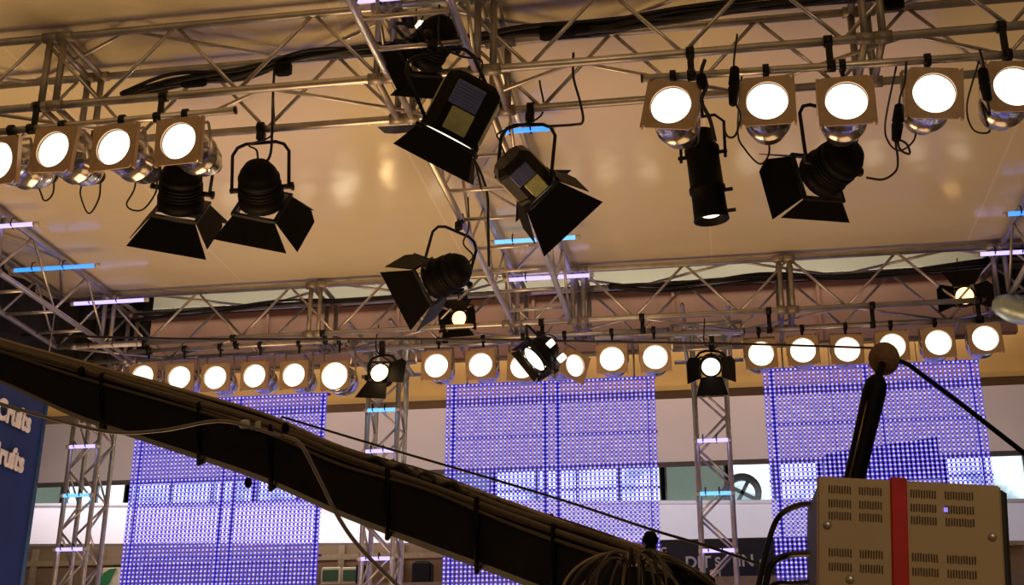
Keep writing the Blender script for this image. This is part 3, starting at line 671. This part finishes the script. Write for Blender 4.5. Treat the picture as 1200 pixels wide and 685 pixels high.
# ------------------------------------------------------------------ gallery things seen below the parapet
sg = thing('shop_sign', 'black shop sign board with white capital letters right of the right tower foot', 'sign', V(0, 14.6, 2.1))
SY = 14.6
a = atY(752, 683, SY); c = atY(962, 640, SY)
SB = mat('black_sign_board', (.008, .010, .010), .4); 
obj('board', MB().bbox(((a.x+c.x)/2, a.y, (a.z+atY(800,632,SY).z)/2), (c.x-a.x, .08, atY(800,632,SY).z-a.z), None, 0, .01), SB, sg)
obj('post', MB().tube((a.x+.2, a.y+.1, E.z+GZ), (a.x+.2, a.y+.1, a.z+.1), .03).tube((c.x-.2, a.y+.1, E.z+GZ), (c.x-.2, a.y+.1, a.z+.1), .03), BLACKM, sg)
def sign_txt(s, x, y, size): 
    q = atY(x, y, SY-.05); text_obj('lettering', s, Matrix(((1,0,0,q.x), (0,0,-1,q.y), (0,1,0,q.z), (0,0,0,1))), size, WHITE, sg, .004)
sign_txt('RPC', 764, 648, .09); sign_txt('DIT', 803, 665, .18); sign_txt('S', 838, 663, .14); sign_txt('.IN', 860, 663, .18); sign_txt('I', 890, 668, .17); sign_txt('SPI', 832, 675, .10)
def speaker(label, x, y0, y1, Y, w):
    p = atY(x, y1, Y); q = atY(x, y0, Y); zf = E.z+GZ
    t = thing('loudspeaker', label, 'speaker', (p.x, p.y, zf))
    obj('cabinet', MB().bbox((p.x, p.y, (zf+q.z)/2), (w, w*.9, q.z-zf), None, 0, .03), BLACK, t)
    obj('grille', MB().bbox((p.x, p.y-w*.46, (zf+q.z)/2), (w*.86, .02, (q.z-zf)*.86), None, 0, .01), BLACKM, t)
speaker('black loudspeaker on the gallery right of the middle tower foot', 495, 658, 690, 14.8, .23)
speaker('narrow black loudspeaker on the gallery left of the middle tower foot', 422, 660, 690, 14.8, .11)
# display boards and leaf sign
GREEN = mat('green_board', (.03, .07, .03), .6); CREAM = mat('cream_frame', (.6, .5, .34), .6); LEAF = mat('leaf_green', (.02, .16, .05), .6); 
for i, (x, y, lab) in enumerate(((388, 674, 'green panel in a cream frame under the crane, left of two'), (412, 674, 'green panel in a cream frame under the crane, right of two'))):
    p = atY(x, y, 15.2); zf = E.z+GZ; hh_ = max(.16, p.z+.10-zf)
    t = thing('display_board', lab, 'board', (p.x, p.y, zf), 'green display boards')
    obj('frame', MB().bbox((p.x, p.y, zf+hh_/2), (.24, .05, hh_), None, 0, .01), CREAM, t)
    for k in (0, 1): obj('panel', MB().box((p.x, p.y-.028, zf+hh_*(.27+.46*k)), (.2, .012, hh_*.36)), GREEN, t)
p = atY(130, 676, 15.5); zf = E.z+GZ
t = thing('leaf_sign', 'small sign with a green leaf by the foot of the left tower', 'sign', (p.x, p.y, zf))
obj('board', MB().bbox((p.x, p.y, (zf+p.z+.12)/2), (.24, .04, p.z+.12-zf), None, 0, .008), CREAM, t)
lf = [(-.12,-.16), (-.10,-.02), (-.05,.07), (.03,.12), (.12,.13), (.08,.06), (.05,-.04), (.0,-.12), (-.05,-.17)]
obj('leaf', MB().plate([(p.x+u-.04, p.y-.03, p.z-.02+w) for u, w in lf], .015), LEAF, t)
# shop-front joinery
mb = MB()
for x in (40, 118, 165, 250, 330, 400, 470, 540, 620, 700): 
    p = atY(x, 660, 18.45); mb.box((p.x, p.y, E.z+2.55), (.09, .06, 1.3))
p = atY(300, 655, 18.45); mb.box((E.x-4, p.y, p.z), (16, .07, .08)); 
struct('trim_4', mb, mat('shop_joinery', (.52, .32, .17), .6))
# round ventilator in the bright window
p = atY(870, 577, 17.7); rr = .25
t = thing('round_ventilator', 'grey round ventilator ring against the bright window right of the right tower', 'ventilator', p)
mb = MB().lathe(p, Vector((0,-1,0)), [(-.06, rr*1.05), (.06, rr*1.05), (.06, rr*.70), (-.06, rr*.70), (-.06, rr*1.05)], 28, 0, False); obj('ring', mb, FRAME, t)
for k in range(2): obj('vane', MB().box(p, (.05, .04, rr*1.5), Matrix.Rotation(.5+k*1.57, 3, 'Y')), FRAME, t)
obj('bracket', MB().tube(p+Vector((0,.0,-rr)), p+Vector((0,0,-.6)), .025), FRAME, t)

# ------------------------------------------------------------------ camera crane arm
def seg(x0, y0, d): return atD(x0, y0, d)
tops = [(-60,388,4.9), (0,406,4.75), (83,430,4.6), (166,455,4.45), (300,494,4.2), (400,535,4.05), (500,566,3.9), (600,604,3.7), (700,637,3.5), (780,666,3.35), (850,712,3.25), (920,764,3.15)]
bots = [(-60,434), (0,450), (83,489), (166,518), (300,563), (400,607), (500,645), (600,682), (700,722), (780,748), (850,782), (920,820)]
TP = [seg(*t) for t in tops]; BP = [seg(x, y, t[2]) for (x, y), t in zip(bots, tops)]
CRB = mat('crane_black', (.014, .011, .009), .6, 0, .25, var=.3, scale=12)
jb = thing('camera_crane', 'long black camera crane arm sweeping diagonally across the lower photo', 'crane', (TP[-1]+BP[-1])/2)
rings = []
for a, c in zip(TP, BP):
    u = (c-a); n = FW*.17; q = .12
    rings.append([a+n*q, a+u*q, a+u*(1-q), c+n*q, c+n*(1-q), c+n-u*q, a+n+u*q, a+n*(1-q)])
rs = []
for j in range(8): rs.append(spline([r[j] for r in rings], 5))
obj('arm', MB().loft([[rs[j][i] for j in range(8)] for i in range(len(rs[0]))], 0, False), CRB, jb)
CBR = mat('warm_lit_cable', (.34, .24, .15), .5, 0, .4)  # pale brown paints the warm light caught along the cables
CBRD = mat('dim_lit_cable', (.11, .08, .055), .5, 0, .4)  # deeper brown paints the same warm light, weaker
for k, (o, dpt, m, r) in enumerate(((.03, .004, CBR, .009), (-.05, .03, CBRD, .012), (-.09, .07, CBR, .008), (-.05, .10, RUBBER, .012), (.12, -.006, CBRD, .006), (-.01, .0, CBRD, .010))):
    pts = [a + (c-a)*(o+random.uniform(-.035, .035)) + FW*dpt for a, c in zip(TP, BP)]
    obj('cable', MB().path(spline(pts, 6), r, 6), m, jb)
def on_arm(x, f=0.0, out=0.0):
    for i in range(len(tops)-1):
        if tops[i][0] <= x <= tops[i+1][0]:
            k = (x-tops[i][0])/(tops[i+1][0]-tops[i][0]); a = TP[i].lerp(TP[i+1], k); c = BP[i].lerp(BP[i+1], k)
            return a + (c-a)*f - FW*out
for x in (120, 235, 318, 455, 560, 650):       # straps round the arm
    mb = MB(); a = on_arm(x, -.04, .006); c = on_arm(x, 1.04, .006); mb.path([a+FW*.18, a, c, c+FW*.18], .008, 6); obj('strap', mb, BLACK, jb)
PALEC = mat('pale_clip', (.55, .50, .42), .4, .3)
p = on_arm(289, .08, .02); mb = MB().bbox(p, (.035, .02, .03), None, 0, .006).bbox(p+Vector((.045, 0, -.006)), (.02, .02, .03), None, 0, .005); obj('clip', mb, PALEC, jb)
for x, f in ((336, -.12), (292, 1.06), (762, -.2), (97, .0)):
    p = on_arm(x, f, .01); obj('knob', MB().lathe(p, UP, [(-.018, .005), (-.012, .010), (0, .013), (.010, .010), (.016, .004)], 14), BLACK, jb)
p = on_arm(763, -.34); obj('glow_spot', MB().lathe(p, UP, [(-.03, .006), (0, .008), (.008, .004)], 10), glow('red_indicator', (1, .1, .15), 1.5), jb)
# rumpled cables lying on top in the middle
pts = [on_arm(x, -.07+.05*math.sin(x*.21), -.03) for x in range(425, 560, 9)]
obj('cable', MB().path(spline(pts, 4), .011, 6), RUBBER, jb)
pts = [on_arm(x, -.05+.06*math.sin(x*.33+1), -.06) for x in range(440, 590, 9)]
obj('cable', MB().path(spline(pts, 4), .008, 6), RUBBER, jb)
# loose cables and stay wires
wire('grey cable drooping from the crane arm down toward the middle tower foot', [atD(332, 510, 4.1), atD(352, 520, 4.0), atD(372, 556, 4.0), (atD(398, 608, 4.0)), atD(425, 645, 4.0), atD(470, 690, 4.0)], .0065, m=mat('grey_cable', (.20, .18, .16), .5))
wire('thin cable slung in a shallow loop across the left half of the crane arm', [atD(-10, 470, 4.4), atD(60, 490, 4.35), atD(130, 506, 4.3), atD(190, 504, 4.25), atD(255, 493, 4.15), atD(300, 502, 4.1), atD(330, 512, 4.1)], .006, m=mat('grey_cable', (.20, .18, .16), .5))
wire('taut stay wire running above the crane arm down to its lower right end', [atD(330, 488, 4.5), atD(440, 521, 4.3), atD(550, 553, 4.05), atD(660, 586, 3.85), atD(763, 620, 3.6), atD(830, 640, 3.5), atD(900, 664, 3.4)], .0045)
ct = thing('coiled_cables', 'fan of coiled cables draped over the lower end of the crane arm', 'cable', atD(745, 690, 3.3))
for k in range(30):
    u = -1 + 2*k/29 + random.uniform(-.16, .16); w = abs(u); dd = 3.24 + random.uniform(-.05, .05); lift = random.uniform(-9, 9)
    ax_, sp_ = 742 + 14*u + random.uniform(-6, 6), random.uniform(.85, 1.1)
    pts = [atD(ax_ - 6*u, 662, dd+.03), atD(ax_ + 14*u*sp_, 650-lift*.5, dd), atD(ax_ + 42*u*sp_, 650-lift+10*w, dd-.03), atD(ax_ + 66*u*sp_, 668-lift+8*w, dd-.04), atD(ax_ + 78*u*sp_, 694, dd-.04), atD(ax_ + 76*u*sp_, 722, dd-.02)]
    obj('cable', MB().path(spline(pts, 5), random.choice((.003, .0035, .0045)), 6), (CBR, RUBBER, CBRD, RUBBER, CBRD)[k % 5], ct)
# pan head and dark bracket at the arm's lower end
hd = thing('crane_head', 'dark bracket and bar of the crane at bottom centre right, below the black sign', 'bracket', atD(860, 690, 3.15))
obj('crossbar', MB().path([atD(756, 648, 3.3), atD(780, 652, 3.28), atD(806, 680, 3.2)], .012, 8), BLACK, hd)
obj('block', MB().bbox(atD(800, 688, 3.25), (.16, .10, .06), None, 0, .015), BLACK, hd)
obj('post', MB().tube(atD(762, 652, 3.3), atD(762, 628, 3.3), .014, 10).lathe(atD(762, 632, 3.3), UP, [(-.02, .012), (0, .022), (.02, .012)], 12), BLACK, hd)

# ------------------------------------------------------------------ equipment case at lower right
D = 2.25
tl = atD(960, 560, D); tr = atD(1173, 571, D*1.02)
bx = (tr-tl).normalized(); bz = (atD(954, 684, D*.985)-tl).normalized()*-1
bz = (bz - bx*bz.dot(bx)).normalized(); by = bz.cross(bx).normalized()   # by points away from the camera
wdt = (tr-tl).length; hgt = .27; dep = .24
CASE = mat('beige_case_paint', (.52, .38, .22), .45, .1, .4, var=.06, scale=6)
CASED = mat('dark_case_side', (.02, .016, .013), .6)
Mx = Matrix((bx, by, bz)).transposed()
def cb(u, w, dpt=0.0): return tl + bx*u - bz*w + by*dpt
bxr = thing('equipment_case', 'beige vented metal equipment case with a red strap at lower right', 'case', cb(wdt/2, hgt, dep/2))
obj('body', MB().bbox(cb(wdt/2+.006, hgt/2, dep/2+.008), (wdt+.012, dep, hgt), Mx, 0, .006), CASED, bxr)
obj('front_panel', MB().bbox(cb(wdt/2-.003, hgt/2, -.002), (wdt+.002, .012, hgt+.004), Mx, 0, .004), CASE, bxr)
S_ = wdt/213.0
rows = [(14, 'a'), (31, 'a'), (46, 'a'), (90, 'b'), (107, 'b')]
SLIT = mat('vent_slit', (.13, .085, .045), .8)
for y, k in rows:
    for x0, x1 in ((10, 40), (46, 76), (106, 140), (146, 182)):
        mb = MB(); nsl = int((x1-x0)/3.1)
        for i in range(nsl): mb.box(cb((x0+1.5+i*3.1)*S_, (y+0.35*math.sin(i*1.7))*S_, -.0085), (1.3*S_, .003, 9*S_), Mx)
        o = obj('vent_row', mb, SLIT, bxr)
obj('red_strap', MB().bbox(cb(93*S_, hgt/2, -.010), (19*S_, .006, hgt+.012), Mx, 0, .002).bbox(cb(93*S_, -.004, dep/2), (19*S_, dep, .004), Mx, 0, .001), RED, bxr)
for x, y in ((9, 58), (199, 61), (35, 121)): obj('screw', MB().lathe(cb(x*S_, y*S_, -.008), -by, [(0, 5*S_), (.002, 5*S_), (.004, 3*S_), (.0045, .0005)], 14), ALU, bxr)
obj('glow_spot', MB().box(cb(147*S_, 32*S_, -.009), (4*S_, .004, 5*S_), Mx), glow('violet_highlight', (.35, .25, 1), 1.0), bxr)  # glowing patch paints a violet-white highlight on the panel
# support pole beneath the case down to the hall floor
c0 = cb(wdt/2, hgt+.01, dep/2)
obj('stand_pole', MB().tube(c0, Vector((c0.x, c0.y, .04)), .022, 12), BLACKM, bxr)
mb = MB()
for k in range(3): an = k*2.094+.4; mb.tube(Vector((c0.x, c0.y, .35)), Vector((c0.x+.45*math.cos(an), c0.y+.45*math.sin(an), .02)), .014)
obj('stand_legs', mb, BLACKM, bxr)
# black pole antenna rising behind the case
a = atD(998, 575, 2.45); c = atD(1027, 448, 2.5); ax = (c-a).normalized(); L = (c-a).length
an = thing('black_pole', 'thick black rounded pole rising behind the beige case', 'pole', a)
obj('shaft', MB().lathe(a, ax, [(-.12, .019), (0, .019), (L*.55, .020), (L*.9, .022), (L, .020), (L+.012, .012), (L+.015, .002)], 20), BLACK, an)
obj('edge_strip', MB().tube(a - RT*.0135 - FW*.014, c - RT*.0135 - FW*.016 - ax*.03, .0022, 6), mat('pale_edge', (.25, .17, .10), .4, .4), an)  # thin paler brown line along the left of the shaft
kb = atD(1036, 420, 2.6)
mc = thing('microphone_boom', 'thin black boom rod slanting down right from a brown padded knob', 'microphone', kb)
obj('padded_knob', MB().lathe(kb, view(.1, 1, .2), [(-.033*math.cos(math.pi*k/10), max(.002, .030*math.sin(math.pi*k/10))) for k in range(11)], 24), mat('brown_foam', (.20, .11, .06), .95, bump=.5, scale=120), mc)
obj('rod', MB().path([kb+RT*.02, atD(1065, 427, 2.6), atD(1130, 476, 2.55), atD(1225, 550, 2.5)], .0048, 8), BLACK, mc)
obj('stem', MB().tube(kb, c, .008, 8), BLACK, mc)
# cables behind the case
wire('black cable arching out of the left side of the beige case', [atD(962, 590, 2.4), atD(935, 592, 2.45), atD(912, 606, 2.5), atD(899, 640, 2.5), atD(890, 680, 2.5), atD(884, 710, 2.5)], .0055)
wire('lower black cable crossing toward the beige case from the left', [atD(958, 648, 2.4), atD(925, 650, 2.5), atD(905, 660, 2.5), atD(896, 690, 2.5), atD(890, 712, 2.5)], .0065)
wire('lowest black cable beside the beige case at the bottom edge', [atD(958, 681, 2.4), atD(930, 683, 2.45), atD(908, 684, 2.5), atD(895, 700, 2.5)], .005)
